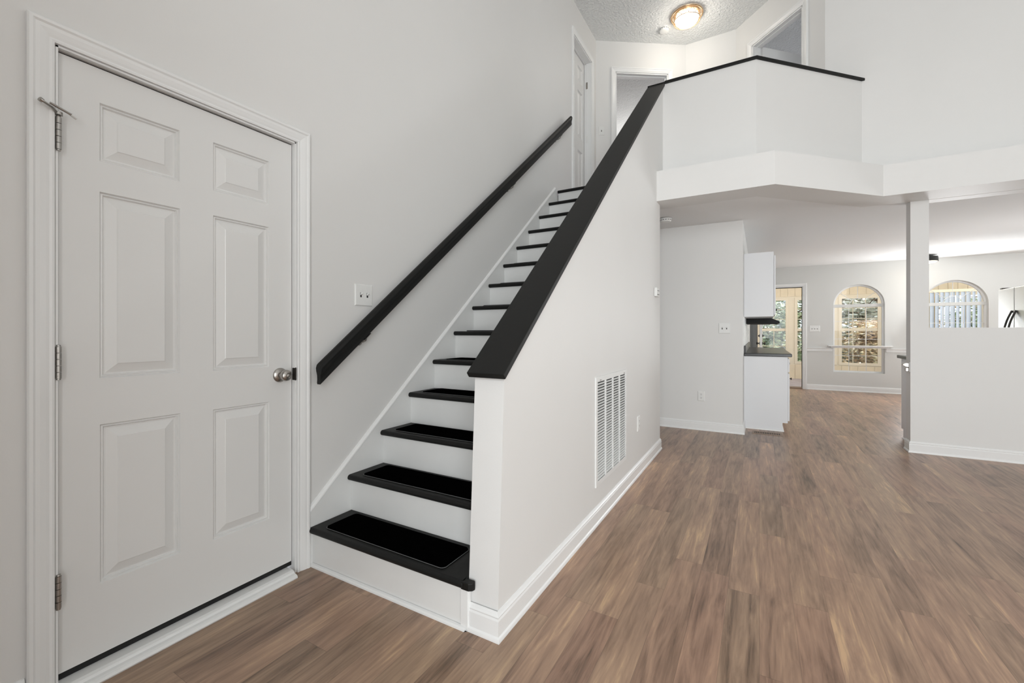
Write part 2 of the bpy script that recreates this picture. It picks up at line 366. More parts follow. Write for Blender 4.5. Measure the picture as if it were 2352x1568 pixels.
# ------------------------------------------------------------------ baseboards
BP = [(0, 0), (0.019, 0), (0.019, 0.006), (0.017, 0.014), (0.012, 0.020), (0.013, 0.078), (0.010, 0.086), (0.012, 0.092), (0.008, 0.098), (0.004, 0.106), (0, 0.108)]
def baseboard(side, path): struct(link('baseboard_'+side, sweep(B(), BP, path), M['trim']))
baseboard('stair', [(XK0+0.003, 1.397), (XK1, 1.397), (XK1, 4.49), (-1.9, 4.49)])
baseboard('partition', [(XL, YP+0.015), (-0.165, YP+0.015), (-0.165, 5.99)])
baseboard('half_wall', [(1.277, 5.735), (1.277, YP), (6.05, YP)])
baseboard('kitchen', [(0.845, YKB), (6.05, YKB)])
bm = sweep(B(), BP, [(XL, 0.406), (XL, -3.0)])
for v in bm.verts: v.co.x = XL + (XL - v.co.x) if v.co.x < XL else v.co.x
struct(link('baseboard_left', bm, M['trim']))
# chair rail in the kitchen
CR = [(0, -0.035), (0.012, -0.035), (0.014, -0.022), (0.008, -0.016), (0.008, 0.012), (0.020, 0.018), (0.022, 0.032), (0, 0.036)]
for nm, a, b in (('trim_3', 0.845, 1.27), ('trim_4', 2.095, 6.05)):
    struct(link(nm, sweep(B(), [(o, z+0.818) for o, z in CR], [(a, YKB), (b, YKB)]), M['trim']))

# ------------------------------------------------------------------ doors
CP = [(0, 0), (0.010, 0), (0.012, 0.006), (0.010, 0.012), (0.013, 0.020), (0.017, 0.034), (0.018, 0.044), (0.022, 0.050), (0.022, 0.058), (0.018, 0.062), (0, 0.062)]
def casing(mx, u0, u1, v0, v1, parent, m='trim', w=1.0, floor_cut=True):
    """profile (thickness, distance from opening) mitred round left, head and right"""
    bm = B(); rows = []
    for (u, v, su, sv) in ((u0, v0, -1, 0), (u0, v1, -1, 1), (u1, v1, 1, 1), (u1, v0, 1, 0)):
        rows.append([bm.verts.new(mx @ Vector((u+su*d*w, v+sv*d*w, t))) for t, d in CP])
    n = len(CP)
    for a, b in zip(rows, rows[1:]):
        for k in range(n): bm.faces.new((a[k], a[(k+1) % n], b[(k+1) % n], b[k]))
    bm.faces.new(rows[0]); bm.faces.new(rows[-1][::-1])
    return link('casing', bm, M[m], parent)
def jamb(mx, u0, u1, v0, v1, depth, parent, th=0.006, stop=None, m='trim'):
    bm = B()
    box(bm, u0-0.0, u0+th, v0, v1, -depth, 0.002, mx); box(bm, u1-th, u1, v0, v1, -depth, 0.002, mx); box(bm, u0, u1, v1-th, v1, -depth, 0.002, mx)
    if stop:
        a, b = stop
        box(bm, u0+th, u0+th+0.012, v0, v1-th, a, b, mx); box(bm, u1-th-0.012, u1-th, v0, v1-th, a, b, mx); box(bm, u0+th, u1-th, v1-th-0.012, v1-th, a, b, mx)
    return link('jamb', bm, M[m], parent)
def panel_slab(mx, u0, u1, v0, v1, w1, th, panels, parent, m='door', name='door_panel'):
    """slab front at w1 with raised moulded panels"""
    us = sorted({u0, u1} | {p[0] for p in panels} | {p[1] for p in panels}); vs_ = sorted({v0, v1} | {p[2] for p in panels} | {p[3] for p in panels})
    bm = B(); V = lambda u, v, w: bm.verts.new(mx @ Vector((u, v, w)))
    for i in range(len(us)-1):
        for j in range(len(vs_)-1):
            a, b, c, d = us[i], us[i+1], vs_[j], vs_[j+1]; cu, cv = (a+b)/2, (c+d)/2
            if any(p[0] < cu < p[1] and p[2] < cv < p[3] for p in panels): continue
            bm.faces.new((V(a, c, w1), V(b, c, w1), V(b, d, w1), V(a, d, w1)))
    for p in panels:
        rings = []
        for ins, dw in ((0, 0), (0.004, -0.008), (0.009, -0.006), (0.013, -0.013), (0.018, -0.013), (0.047, -0.003), (0.050, -0.001)):
            rings.append([(p[0]+ins, p[2]+ins, w1+dw), (p[1]-ins, p[2]+ins, w1+dw), (p[1]-ins, p[3]-ins, w1+dw), (p[0]+ins, p[3]-ins, w1+dw)])
        for r1, r2 in zip(rings, rings[1:]):
            for k in range(4): bm.faces.new([V(*q) for q in (r1[k], r1[(k+1) % 4], r2[(k+1) % 4], r2[k])])
        bm.faces.new([V(*q) for q in rings[-1]])
    q = [(u0, v0), (u1, v0), (u1, v1), (u0, v1)]
    bm.faces.new([V(a, b, w1-th) for a, b in q][::-1])
    for k in range(4):
        a, b = q[k], q[(k+1) % 4]; bm.faces.new((V(*a, w1), V(*a, w1-th), V(*b, w1-th), V(*b, w1)))
    bmesh.ops.remove_doubles(bm, verts=bm.verts, dist=1e-5)
    return link(name, bm, M[m], parent)
def knuckles(mx, u, w, v0, v1, r, parent, n=5, m='nickel', name='hinge'):
    bm = B(); h = (v1-v0)/n
    for k in range(n):
        a = mx @ Vector((u, v0+k*h+0.0008, w)); 
        lathe(bm, [(0, 0), (r, 0), (r, h-0.0016), (0, h-0.0016)], axis(a, (0, 0, 1)), 16)
    lathe(bm, [(0, -0.004), (r*0.8, -0.004), (r*0.8, 0), (0, 0)], axis(mx @ Vector((u, v0, w)), (0, 0, 1)), 12)
    lathe(bm, [(0, 0), (r*0.8, 0), (r*0.7, 0.005), (0, 0.006)], axis(mx @ Vector((u, v1, w)), (0, 0, 1)), 12)
    return link(name, bm, M[m], parent, smooth=True)
# --- door_1, the six panel door in the left wall
d1 = struct(empty('door_1', (XL, 0.888, 0)))
mxl = frame2((XL, 0, 0), (0, 1, 0), (1, 0, 0)); inv = d1.matrix_basis.inverted()
L1 = Matrix.Translation(-Vector(d1.location)) @ mxl
casing(L1, D1[0]-0.004, D1[1]+0.004, 0, D1[3]+0.002, d1)
jamb(L1, D1[0], D1[1], 0, D1[3], 0.14, d1, th=0.006)
# recessed slab: u 0.482..1.294
pan = [(0.587, 0.825, 1.762, 1.963), (0.945, 1.182, 1.762, 1.963), (0.587, 0.826, 1.010, 1.656), (0.945, 1.182, 1.008, 1.658), (0.588, 0.827, 0.300, 0.850), (0.945, 1.184, 0.300, 0.846)]
slab = panel_slab(L1, 0.486, 1.292, 0.056, 2.080, -0.020, 0.04, pan, d1)
link('weatherstrip_gap', box(box(box(B(), 0.480, 0.4862, 0.056, 2.082, -0.05, -0.030, L1), 1.2918, 1.297, 0.056, 2.082, -0.05, -0.028, L1), 0.480, 1.297, 2.080, 2.087, -0.05, -0.028, L1), M['rubber'], d1)
link('door_sweep', box(B(), 0.482, 1.295, 0.033, 0.0565, -0.052, -0.024, L1), M['rubber'], d1, bevel=0.002)
bm = B()
prism(bm, [(-0.06, 0), (0.055, 0), (0.058, 0.006), (0.054, 0.014), (0.046, 0.018), (0.034, 0.020), (0.030, 0.028), (0.018, 0.032), (-0.018, 0.032), (-0.06, 0.032)],
      lambda a, b: L1 @ Vector((0.481, b, a)), lambda a, b: L1 @ Vector((1.274, b, a)))
# keep the part beyond the jambs inside the opening only
link('threshold', bm, M['trim'], d1)
for v in (1.757, 1.020, 0.282):
    h = knuckles(L1, 0.480, 0.004, v, v+0.104, 0.0075, d1)
    link('hinge_leaf', box(B(), 0.4745, 0.4815, v+0.002, v+0.102, -0.024, 0.003, L1), M['darkmetal'], h)
# knob: rosette, neck, ball
o = Vector((0.0, 0.0, 0.0)); kc = L1 @ Vector((1.234, 0.966, -0.020))
ros = link('knob_rosette', lathe(B(), [(0, 0), (0.034, 0), (0.034, 0.003), (0.028, 0.010), (0.015, 0.015), (0, 0.015)], axis(kc, (1, 0, 0)), 32), M['nickel'], d1, smooth=True)
link('door_knob', lathe(B(), [(0.013, 0.012), (0.011, 0.026), (0.014, 0.033), (0.024, 0.038), (0.0265, 0.048), (0.0255, 0.056), (0.021, 0.062), (0.012, 0.065), (0.010, 0.064), (0.008, 0.070), (0.004, 0.072), (0, 0.072)], axis(kc, (1, 0, 0)), 32), M['nickel'], ros, smooth=True)
link('strike_plate', box(B(), 1.2955, 1.303, 0.935, 0.998, -0.02, 0.0055, L1), M['darkmetal'], d1, bevel=0.003)
# hinge pin door stop
st = L1 @ Vector((0.480, 1.872, 0.006))
bm = B(); tube(bm, [st+Vector((0.0, -0.002, 0)), st+Vector((0.020, -0.020, 0.006)), st+Vector((0.032, -0.045, 0.014))], 0.0038, 10)
tube(bm, [st+Vector((0.030, -0.043, 0.013)), st+Vector((0.033, -0.050, 0.016))], 0.007, 12)
tube(bm, [st+Vector((0.022, -0.025, 0.018)), st+Vector((0.010, 0.030, 0.004))], 0.0036, 10)
lathe(bm, [(0, -0.005), (0.010, -0.005), (0.010, 0.004), (0, 0.004)], axis(st, (0, 0, 1)), 16)
stp = link('hinge_door_stop', bm, M['nickel'], d1, smooth=True)
link('bumper', tube(B(), [st+Vector((0.011, 0.026, 0.005)), st+Vector((0.006, 0.040, 0.0))], 0.0055, 12), M['plastic'], stp, smooth=True)
# --- door_2, upstairs door in the left wall
d2 = struct(empty('door_2', (XL, 5.245, ZF))); L2 = Matrix.Translation(-Vector(d2.location)) @ mxl
casing(L2, D2[0]-0.004, D2[1]+0.004, ZF, D2[3]+0.002, d2); jamb(L2, D2[0], D2[1], ZF, D2[3], 0.14, d2, th=0.012, stop=(-0.088, -0.070))
panel_slab(L2, 4.945, 5.541, ZF+0.012, 4.775, -0.092, 0.035, [(5.02, 5.20, 4.45, 4.65), (5.30, 5.47, 4.45, 4.65), (5.02, 5.20, 3.72, 4.33), (5.30, 5.47, 3.72, 4.33), (5.02, 5.20, 2.98, 3.55), (5.30, 5.47, 2.98, 3.55)], d2)
for v, mm in ((4.44, 'nickel'), (3.72, 'plastic'), (2.95, 'nickel')):
    link('hinge', box(B(), 5.546, 5.5485, v, v+0.09, -0.070, -0.045, L2), M[mm], d2)
link('weatherstrip_gap', box(B(), 5.541, 5.548, ZF, 4.778, -0.125, -0.094, L2), M['rubber'], d2)  # black strip standing in for the shaded gap between door and jamb
# --- door_3 / door_4: cased openings upstairs
def opening(name, a, b, r, parent_loc):
    d = (b-a).normalized(); n = Vector((d.y, -d.x))    # outward (hall side)
    e = struct(empty(name, (a.x+d.x*(r[0]+r[1])/2, a.y+d.y*(r[0]+r[1])/2, r[2])))
    mx = Matrix.Translation(-Vector(e.location)) @ frame2((a.x, a.y, 0), (d.x, d.y, 0), (n.x, n.y, 0))
    casing(mx, r[0]-0.004, r[1]+0.004, r[2], r[3]+0.002, e); jamb(mx, r[0], r[1], r[2], r[3], 0.12, e, th=0.014, stop=(-0.075, -0.045))
    return e, mx
e3, m3 = opening('door_3', P0, P1, E3, None)
e4, m4 = opening('door_4', P2, P3, D4, None)
# door_4 leaf stands open inside the bedroom
link('door_panel', box(B(), D4[0]+0.012, D4[0]+0.047, ZF+0.01, 4.78, -0.83, -0.125, m4), M['door'], e4, bevel=0.002)
# --- door_5, kitchen back door, open against the left
d5 = struct(empty('door_5', (0.36, YKB, 0)))
m5 = Matrix.Translation(-Vector(d5.location)) @ frame2((0, YKB, 0), (1, 0, 0), (0, -1, 0))
casing(m5, -0.059, 0.779, 0, 2.112, d5); jamb(m5, -0.055, 0.775, 0, 2.11, 0.15, d5, th=0.008)
link('weatherstrip_gap', box(box(box(B(), -0.047, -0.036, 0, 2.10, -0.06, -0.02, m5), 0.758, 0.768, 0, 2.10, -0.06, -0.02, m5), -0.047, 0.768, 2.090, 2.103, -0.06, -0.02, m5), M['rubber'], d5)
link('threshold', box(B(), -0.047, 0.767, 0, 0.03, -0.13, 0.03, m5), M['bronze'], d5, bevel=0.006)
leaf = link('door_panel', box(B(), 0.004, 0.048, 0.035, 2.09, 0.02, 0.82, m5), M['trim'], d5, bevel=0.002)
for z, r in ((0.945, 0.026), (1.095, 0.020)):
    for s, x in ((1, 0.048), (-1, 0.004)):
        prof = [(0, 0), (0.030, 0), (0.028, 0.008), (0.011, 0.012), (0.010, 0.026), (r, 0.034), (r, 0.050), (0.012, 0.060), (0, 0.060)] if r > 0.022 else [(0, 0), (0.028, 0), (0.026, 0.012), (0.012, 0.018), (0.010, 0.030), (0, 0.030)]
        link('door_knob' if r > 0.022 else 'deadbolt', lathe(B(), prof, axis(m5 @ Vector((x, z, 0.76)), (s, 0, 0)), 20), M['darkmetal'], leaf, smooth=True)

# ------------------------------------------------------------------ arched windows
def arched_window(name, Wn, bars_x, bars_z, bar_z, sr):
    cx, r, z0, zs = Wn
    e = struct(empty(name, (cx, YKB+0.10, z0))); off = -Vector(e.location)
    f = lambda y: (lambda a, b: Vector((a, y, b))+off)
    bm = B(); plate(bm, arch(cx, r, z0, zs), [arch(cx, r-0.028, z0+0.03, zs)], f(YKB+0.085), f(YKB+0.13)); link('window_frame', bm, M['trim'], e)
    bm = B(); box(bm, cx-r+0.01, cx+r-0.01, YKB+0.075, YKB+0.12, bar_z-0.03, bar_z+0.03, Matrix.Translation(off)); link('mullion', bm, M['wall_dim'], e, bevel=0.004)
    bm = B(); T = Matrix.Translation(off); y0, y1 = YKB+0.098, YKB+0.108; h = 0.004
    for x in bars_x: box(bm, x-h, x+h, y0, y1, z0+0.02, bar_z, T)
    for z in bars_z: box(bm, cx-r+0.02, cx+r-0.02, y0, y1, z-h, z+h, T)
    zc = bar_z+0.02
    tube(bm, [Vector((cx-sr*math.cos(math.pi*i/20), YKB+0.103, zc+sr*math.sin(math.pi*i/20)))+off for i in range(21)], 0.005, 6)
    for a in (42, 90, 138):
        c, s = math.cos(R(a)), math.sin(R(a)); tube(bm, [Vector((cx+sr*c, YKB+0.103, zc+sr*s))+off, Vector((cx+(r-0.02)*c, YKB+0.103, zs+(r-0.02)*s))+off], 0.005, 6)
    link('muntins', bm, M['trim'], e)
    bm = B(); pts = arch(cx, r-0.02, z0+0.02, zs); fy = f(YKB+0.112); bm.faces.new([bm.verts.new(fy(*p)) for p in pts]); link('pane', bm, M['glass'], e)
    return e
w1 = arched_window('window_1', W1, (1.545, 1.815), (1.385, 1.03, 0.705), 1.692, 0.125)
# shelf-like stool crossing window_1 at rail height
bm = B(); box(bm, 1.19, 2.18, YKB-0.10, YKB+0.02, 0.885, 0.905); box(bm, 1.235, 2.135, YKB-0.045, YKB+0.01, 0.855, 0.885)
struct(link('trim_5', bm, M['trim'], bevel=0.006))
w2 = arched_window('window_2', W2, (2.92, 3.19), (1.337,), 1.68, 0.125)

# ------------------------------------------------------------------ staircase
st_ = tag(empty('staircase', (-1.48, 1.36, 0)), 'straight white staircase with black painted treads beside the six-panel door', 'stairs')
OF = -Vector(st_.location); TS = Matrix.Translation(OF)
RISE, RUN = 0.196, 0.235
def nose(k): return 1.360 + RUN*(k-1)
def tread_profile(y0, y1, z, th=0.030):
    r = th/2; pts = [(y1, z), (y1, z-th)]
    for i in range(9):
        a = -math.pi/2 - math.pi*i/8; pts.append((y0+r+r*math.cos(a), z-r+r*math.sin(a)))
    return pts
for k in range(1, 15):
    z = RISE*k; y0 = nose(k); y1 = nose(k)+RUN+0.03
    bm = B()
    x1 = XK0-0.0005
    prism(bm, tread_profile(y0, y1, z), lambda a, b: Vector((XL+0.014, a, b))+OF, lambda a, b: Vector((x1, a, b))+OF)
    if k == 1:
        prism(bm, [(x1-0.01, y0+0.004), (x1+0.026, y0+0.004), (x1+0.040, y0+0.014), (x1+0.044, y0+0.026), (x1+0.036, 1.398), (x1-0.01, 1.396)],
              lambda a, b: Vector((a, b, z-0.030))+OF, lambda a, b: Vector((a, b, z))+OF)
    link('tread', bm, M['black'], st_, bevel=0.003 if k == 1 else 0.0)
    bm = B(); box(bm, XL+0.013, x1, y0+0.024, y0+0.04, z-RISE, z-0.0295, TS)
    link('riser', bm, M['riser'], st_)
bm = B(); box(bm, x1-0.002, XK0+0.016, nose(1)+0.023, 1.398, 0, RISE-0.03, TS); box(bm, XK0-0.022, XK0+0.014, nose(1)+0.018, 1.392, 0, RISE-0.03, TS)
link('corner_board', bm, M['trim'], st_, bevel=0.002)
bm = sweep(B(), [(0, 0), (0.014, 0), (0.013, 0.007), (0.009, 0.013), (0, 0.016)], [(XL+0.012, nose(1)+0.022), (XK0+0.016, nose(1)+0.022), (XK0+0.016, 1.38)])
for v in bm.verts: v.co += OF
link('shoe_moulding', bm, M['trim'], st_)
# skirt board along the left wall with rounded white top edge
sk = lambda y: 0.279 + (y-1.363)*0.8262
bm = B(); prism(bm, [(1.364, 0), (1.364, sk(1.364)), (4.36, sk(4.36)), (4.40, sk(4.36)-0.005), (4.40, 2.30), (1.75, 0.02)], lambda a, b: Vector((XL, a, b))+OF, lambda a, b: Vector((XL+0.013, a, b))+OF)
skirt = link('skirt_board', bm, M['riser'], st_)
bm = B(); prism(bm, [(0, 0), (0.018, 0), (0.016, 0.008), (0.010, 0.016), (0, 0.020)], lambda a, b: Vector((XL+a, 1.364, sk(1.364)-0.012+b))+OF, lambda a, b: Vector((XL+a, 4.362, sk(4.362)-0.012+b))+OF)
prism(bm, [(0, 0), (0.018, 0), (0.016, 0.007), (0, 0.012)], lambda a, b: Vector((XL+a, 1.358+b, 0))+OF, lambda a, b: Vector((XL+a, 1.358+b, sk(1.364)))+OF)
link('skirt_cap', bm, M['trim'], skirt)

# black carpet mats, one per tread
words = ['first', 'second', 'third', 'fourth', 'fifth', 'sixth', 'seventh', 'eighth', 'ninth', 'tenth', 'eleventh', 'twelfth', 'thirteenth']
def rrect(x0, x1, y0, y1, r, n=6):
    pts = []
    for cx, cy, a0 in ((x1-r, y0+r, -90), (x1-r, y1-r, 0), (x0+r, y1-r, 90), (x0+r, y0+r, 180)):
        for i in range(n+1):
            a = R(a0+90*i/n); pts.append((cx+r*math.cos(a), cy+r*math.sin(a)))
    return pts
def make_mat():
    e = empty('stair_mat')
    pts = rrect(-0.375, 0.375, 0, 0.192, 0.022)
    bm = B(); prism(bm, rrect(-0.372, 0.372, 0.003, 0.189, 0.02), lambda a, b: Vector((a, b, 0)), lambda a, b: Vector((a, b, 0.007))); link('carpet', bm, M['mat'], e)
    bm = B(); tube(bm, [Vector((a, b, 0.0030)) for a, b in pts], 0.0013, 6, closed=True); link('binding', bm, M['matedge'], e)
    return e
m0 = make_mat()
for k in range(1, 14):
    e = m0 if k == 1 else dup(m0)
    rnd = random.Random(k*7)
    e.location = (-1.497+rnd.uniform(-0.006, 0.006), nose(k)+0.038, RISE*k+0.0003)
    e.rotation_euler = (0, 0, R(rnd.uniform(-0.4, 0.4)))
    tag(e, 'black carpet mat on the %s tread counting from the floor' % words[k-1], 'stair mat', 'black mats on the stair treads')

# ------------------------------------------------------------------ handrail on the left wall
hr = tag(empty('handrail', (-1.89, 1.40, 0.96)), 'black moulded wall handrail rising along the left wall above the stairs', 'handrail')
OH = -Vector(hr.location)
hp = [(-0.012, -0.040), (0.012, -0.040), (0.015, -0.034), (0.013, -0.022), (0.014, -0.006), (0.021, 0.010), (0.023, 0.022), (0.017, 0.034), (0.007, 0.040), (-0.007, 0.040), (-0.017, 0.034), (-0.023, 0.022), (-0.021, 0.010), (-0.014, -0.006), (-0.013, -0.022), (-0.015, -0.034)]
ha, hb = Vector((-1.888, 1.376, 0.963)), Vector((-1.888, 4.655, 3.606))
hd = (hb-ha).normalized(); hu = Vector((0, -hd.z, hd.y))
bm = B(); prism(bm, hp, lambda a, b: ha + Vector((a, 0, b*1.30)) + OH, lambda a, b: hb + Vector((a, 0, b*1.30)) + OH)
link('rail', bm, M['black'], hr, bevel=0.0015)
for t_ in (0.082, 0.585, 0.905):
    p = ha.lerp(hb, t_) - hu*0.046
    bm = B(); lathe(bm, [(0, 0), (0.020, 0), (0.019, 0.004), (0.010, 0.007), (0, 0.007)], axis(Vector((XL, p.y+0.01, p.z-0.030))+OH, (1, 0, 0)), 20)
    tube(bm, [Vector((XL+0.004, p.y+0.01, p.z-0.028))+OH, Vector((XL+0.040, p.y+0.005, p.z-0.028))+OH, Vector((p.x-0.008, p.y, p.z-0.020))+OH, p+OH], 0.006, 10)
    box(bm, p.x+OH.x-0.012, p.x+OH.x+0.012, -0.03, 0.03, -0.0015, 0.0015, Matrix.Translation((0, p.y+OH.y, p.z+OH.z)) @ Matrix.Rotation(math.atan2(hd.z, hd.y), 4, 'X'))
    link('bracket', bm, M['nickel'], hr, smooth=True)

# ------------------------------------------------------------------ switches, outlets
def plate_thing(name, origin, du, out, w, h, kind, n, label, cat):
    e = tag(empty(name, origin), label, cat)
    mx = frame2((0, 0, 0), du, out)
    bm = B(); rings = [[mx @ Vector(c) for c in q] for q in ([(-w/2, -h/2, 0), (w/2, -h/2, 0), (w/2, h/2, 0), (-w/2, h/2, 0)], [(-w/2, -h/2, 0.003), (w/2, -h/2, 0.003), (w/2, h/2, 0.003), (-w/2, h/2, 0.003)], [(-w/2+0.005, -h/2+0.005, 0.0065), (w/2-0.005, -h/2+0.005, 0.0065), (w/2-0.005, h/2-0.005, 0.0065), (-w/2+0.005, h/2-0.005, 0.0065)])]
    V = [[bm.verts.new(c) for c in r] for r in rings]
    for a, b in zip(V, V[1:]):
        for k in range(4): bm.faces.new((a[k], a[(k+1) % 4], b[(k+1) % 4], b[k]))
    bm.faces.new(V[0][::-1]); bm.faces.new(V[-1]); link('cover_plate', bm, M['plastic'], e)
    for i in range(n):
        u = (i-(n-1)/2)*0.046
        if kind == 'switch':
            link('slot', box(B(), u-0.0055, u+0.0055, -0.013, 0.013, 0.006, 0.0069, mx), M['slot'], e)
            mt = mx @ Matrix.Translation((u, 0.002, 0.006)) @ Matrix.Rotation(R(-28), 4, 'X')
            link('toggle', box(B(), -0.0042, 0.0042, -0.004, 0.006, 0, 0.016, mt), M['plastic'], e, bevel=0.001)
        else:
            for v in (-0.020, 0.020):
                rc = link('receptacle', box(B(), -0.016, 0.016, v-0.014, v+0.014, 0.006, 0.0085, mx), M['plastic'], e, bevel=0.002)
                bm = B(); box(bm, -0.0075, -0.005, v-0.002, v+0.008, 0.008, 0.009, mx); box(bm, 0.005, 0.0075, v-0.002, v+0.008, 0.008, 0.009, mx); box(bm, -0.0025, 0.0025, v-0.011, v-0.006, 0.008, 0.009, mx)
                link('slots', bm, M['slot'], rc)
    for v in ((-0.030, 0.030) if kind == 'switch' else (0.0,)):
        for i in range(n if kind == 'switch' else 1):
            u = (i-(n-1)/2)*0.046; link('screw', lathe(B(), [(0, 0.0075), (0.003, 0.0075), (0.003, 0.006), (0, 0.006)], mx @ Matrix.Translation((u, v, 0)), 10), M['grille'], e)
    return e
plate_thing('light_switch', (XL, 1.716, 1.380), (0, 1, 0), (1, 0, 0), 0.125, 0.122, 'switch', 2, 'white double toggle switch plate on the left wall just above the handrail', 'light switch')
plate_thing('light_switch', (-0.354, YP+0.015, 1.216), (1, 0, 0), (0, -1, 0), 0.122, 0.122, 'switch', 2, 'white double toggle switch plate on the partition wall left of the upper cabinet', 'light switch')
plate_thing('light_switch', (0.976, YKB, 1.240), (1, 0, 0), (0, -1, 0), 0.175, 0.122, 'switch', 3, 'white triple toggle switch plate between the back door and the arched window', 'light switch')
dE = (P1-P0).normalized(); pe = P0 + dE*0.075
plate_thing('light_switch', (pe.x, pe.y, 3.955), (dE.x, dE.y, 0), (dE.y, -dE.x, 0), 0.076, 0.122, 'switch', 1, 'white single toggle switch plate upstairs beside the centre hall doorway', 'light switch')
plate_thing('power_outlet', (-0.604, YP+0.015, 0.408), (1, 0, 0), (0, -1, 0), 0.076, 0.118, 'outlet', 1, 'white duplex outlet low on the partition wall under the switch plate', 'outlet')
plate_thing('power_outlet', (XK1, 3.60, 0.420), (0, 1, 0), (1, 0, 0), 0.076, 0.122, 'outlet', 1, 'white duplex outlet on the stair side wall right of the air return grille', 'outlet')
plate_thing('power_outlet', (-0.159, 6.42, 1.175), (0, 1, 0), (1, 0, 0), 0.076, 0.122, 'outlet', 1, 'white outlet above the black countertop, nearest the partition', 'outlet')
plate_thing('power_outlet', (-0.159, 7.85, 1.175), (0, 1, 0), (1, 0, 0), 0.076, 0.122, 'outlet', 1, 'white outlet above the black countertop, farther one toward the back door', 'outlet')
# thermostat
th = tag(empty('thermostat', (XK1, 4.27, 1.55)), 'small white thermostat near the far end of the stair side wall', 'thermostat')
link('housing', box(B(), 0, 0.026, -0.055, 0.055, -0.042, 0.042), M['plastic'], th, bevel=0.005)
link('display', box(B(), 0.0255, 0.0275, -0.035, 0.035, -0.008, 0.028), M['grille'], th, bevel=0.001)
for y in (-0.02, 0.02):
    for z in (-0.022, 0.014): link('button', box(B(), 0.027, 0.030, y-0.006, y+0.006, z-0.004, z+0.004), M['slot'], th)

# ------------------------------------------------------------------ return air grille
gy0, gy1, gz0, gz1 = 2.517, 3.213, 0.225, 0.895
ag = tag(empty('air_return_grille', (XK1, (gy0+gy1)/2, gz0)), 'large white louvred air return grille low on the stair side wall', 'air grille')
OG = -Vector(ag.location); TG = Matrix.Translation(OG)
bm = B(); plate(bm, [(gy0, gz0), (gy1, gz0), (gy1, gz1), (gy0, gz1)], [[(gy0+0.032, gz0+0.032), (gy0+0.032, gz1-0.032), (gy1-0.032, gz1-0.032), (gy1-0.032, gz0+0.032)]], lambda a, b: Vector((XK1, a, b))+OG, lambda a, b: Vector((XK1+0.009, a, b))+OG)
link('frame', bm, M['grille'], ag, bevel=0.002)
link('backing', box(B(), XK1+0.0004, XK1+0.0012, gy0+0.03, gy1-0.03, gz0+0.03, gz1-0.03, TG), M['slot'], ag)
nL = 34; bm = B()
for i in range(nL):
    z = gz0+0.036+(gz1-gz0-0.072)*(i+0.5)/nL
    box(bm, -0.0052, 0.0052, gy0+0.03, gy1-0.03, -0.0011, 0.0011, TG @ Matrix.Translation((XK1+0.006, 0, z)) @ Matrix.Rotation(R(35), 4, 'Y'))
link('louvres', bm, M['grille'], ag)
bm = B()
for i in range(1, 4):
    y = gy0+0.032+(gy1-gy0-0.064)*i/4; box(bm, XK1+0.001, XK1+0.0112, y-0.005, y+0.005, gz0+0.03, gz1-0.03, TG)
link('dividers', bm, M['grille'], ag)
for y in (gy0+0.08, gy1-0.08): link('latch', box(B(), XK1+0.008, XK1+0.013, y-0.010, y+0.010, gz1-0.026, gz1-0.018, TG), M['nickel'], ag)

# ------------------------------------------------------------------ ceiling fixtures
LP = Vector((-0.80, 5.86, ZC))
cl = tag(empty('ceiling_light', LP), 'lit round flush ceiling light with brass filigree ring above the upstairs hall', 'ceiling light')
link('canopy', lathe(B(), [(0, 0), (0.150, 0), (0.158, -0.006), (0.150, -0.018), (0.13, -0.022), (0, -0.022)], n=48), M['brass'], cl, smooth=True)
link('glass_bowl', lathe(B(), [(0.132, -0.022), (0.140, -0.045), (0.136, -0.080), (0.11, -0.112), (0.06, -0.130), (0, -0.136)], n=48), M['bulb'], cl, smooth=True)
bm = B()
for rr, z, t_ in ((0.186, -0.014, 0.009), (0.178, -0.036, 0.0045), (0.158, -0.084, 0.0045)):
    tube(bm, [Vector((rr*math.cos(2*math.pi*i/48), rr*math.sin(2*math.pi*i/48), z)) for i in range(48)], t_, 8, closed=True)
for i in range(12):
    for s in (-1, 1):
        pts = []
        for q in range(7):
            f = q/6; a = 2*math.pi*(i+s*0.5*math.sin(f*math.pi/2)*1.0)/12; r_ = 0.179+(0.158-0.179)*f
            pts.append(Vector((r_*math.cos(a), r_*math.sin(a), -0.034-0.050*f)))
        tube(bm, pts, 0.0030, 6)
link('filigree_ring', bm, M['brass'], cl, smooth=True)
pd = bpy.data.lights.new('hall_lamp', 'POINT'); pd.energy = 5.0; pd.shadow_soft_size = 0.09; pd.color = (1.0, 0.94, 0.85)
pl = bpy.data.objects.new('hall_lamp', pd); COL.objects.link(pl); pl.location = LP + Vector((0, 0, -0.22))
def smoke(loc, label):
    e = tag(empty('smoke_detector', loc), label, 'smoke detector')
    link('base', lathe(B(), [(0, 0), (0.066, 0), (0.066, -0.010), (0, -0.010)], n=36), M['plastic'], e, smooth=True)
    link('cover', lathe(B(), [(0.060, -0.010), (0.062, -0.020), (0.054, -0.034), (0.030, -0.038), (0, -0.038)], n=36), M['plastic'], e, smooth=True)
    bm = B()
    for i in range(14):
        a = 2*math.pi*i/14; box(bm, 0.0605, 0.0625, -0.008, 0.008, -0.020, -0.014, Matrix.Rotation(a, 4, 'Z'))
    link('vent_slots', bm, M['slot'], e)
smoke((-0.915, 5.07, ZL), 'white round smoke detector on the lower ceiling beside the stair wall corner')
smoke((-1.10, 5.99, ZC), 'small white smoke detector on the upstairs hall ceiling near the brass light')
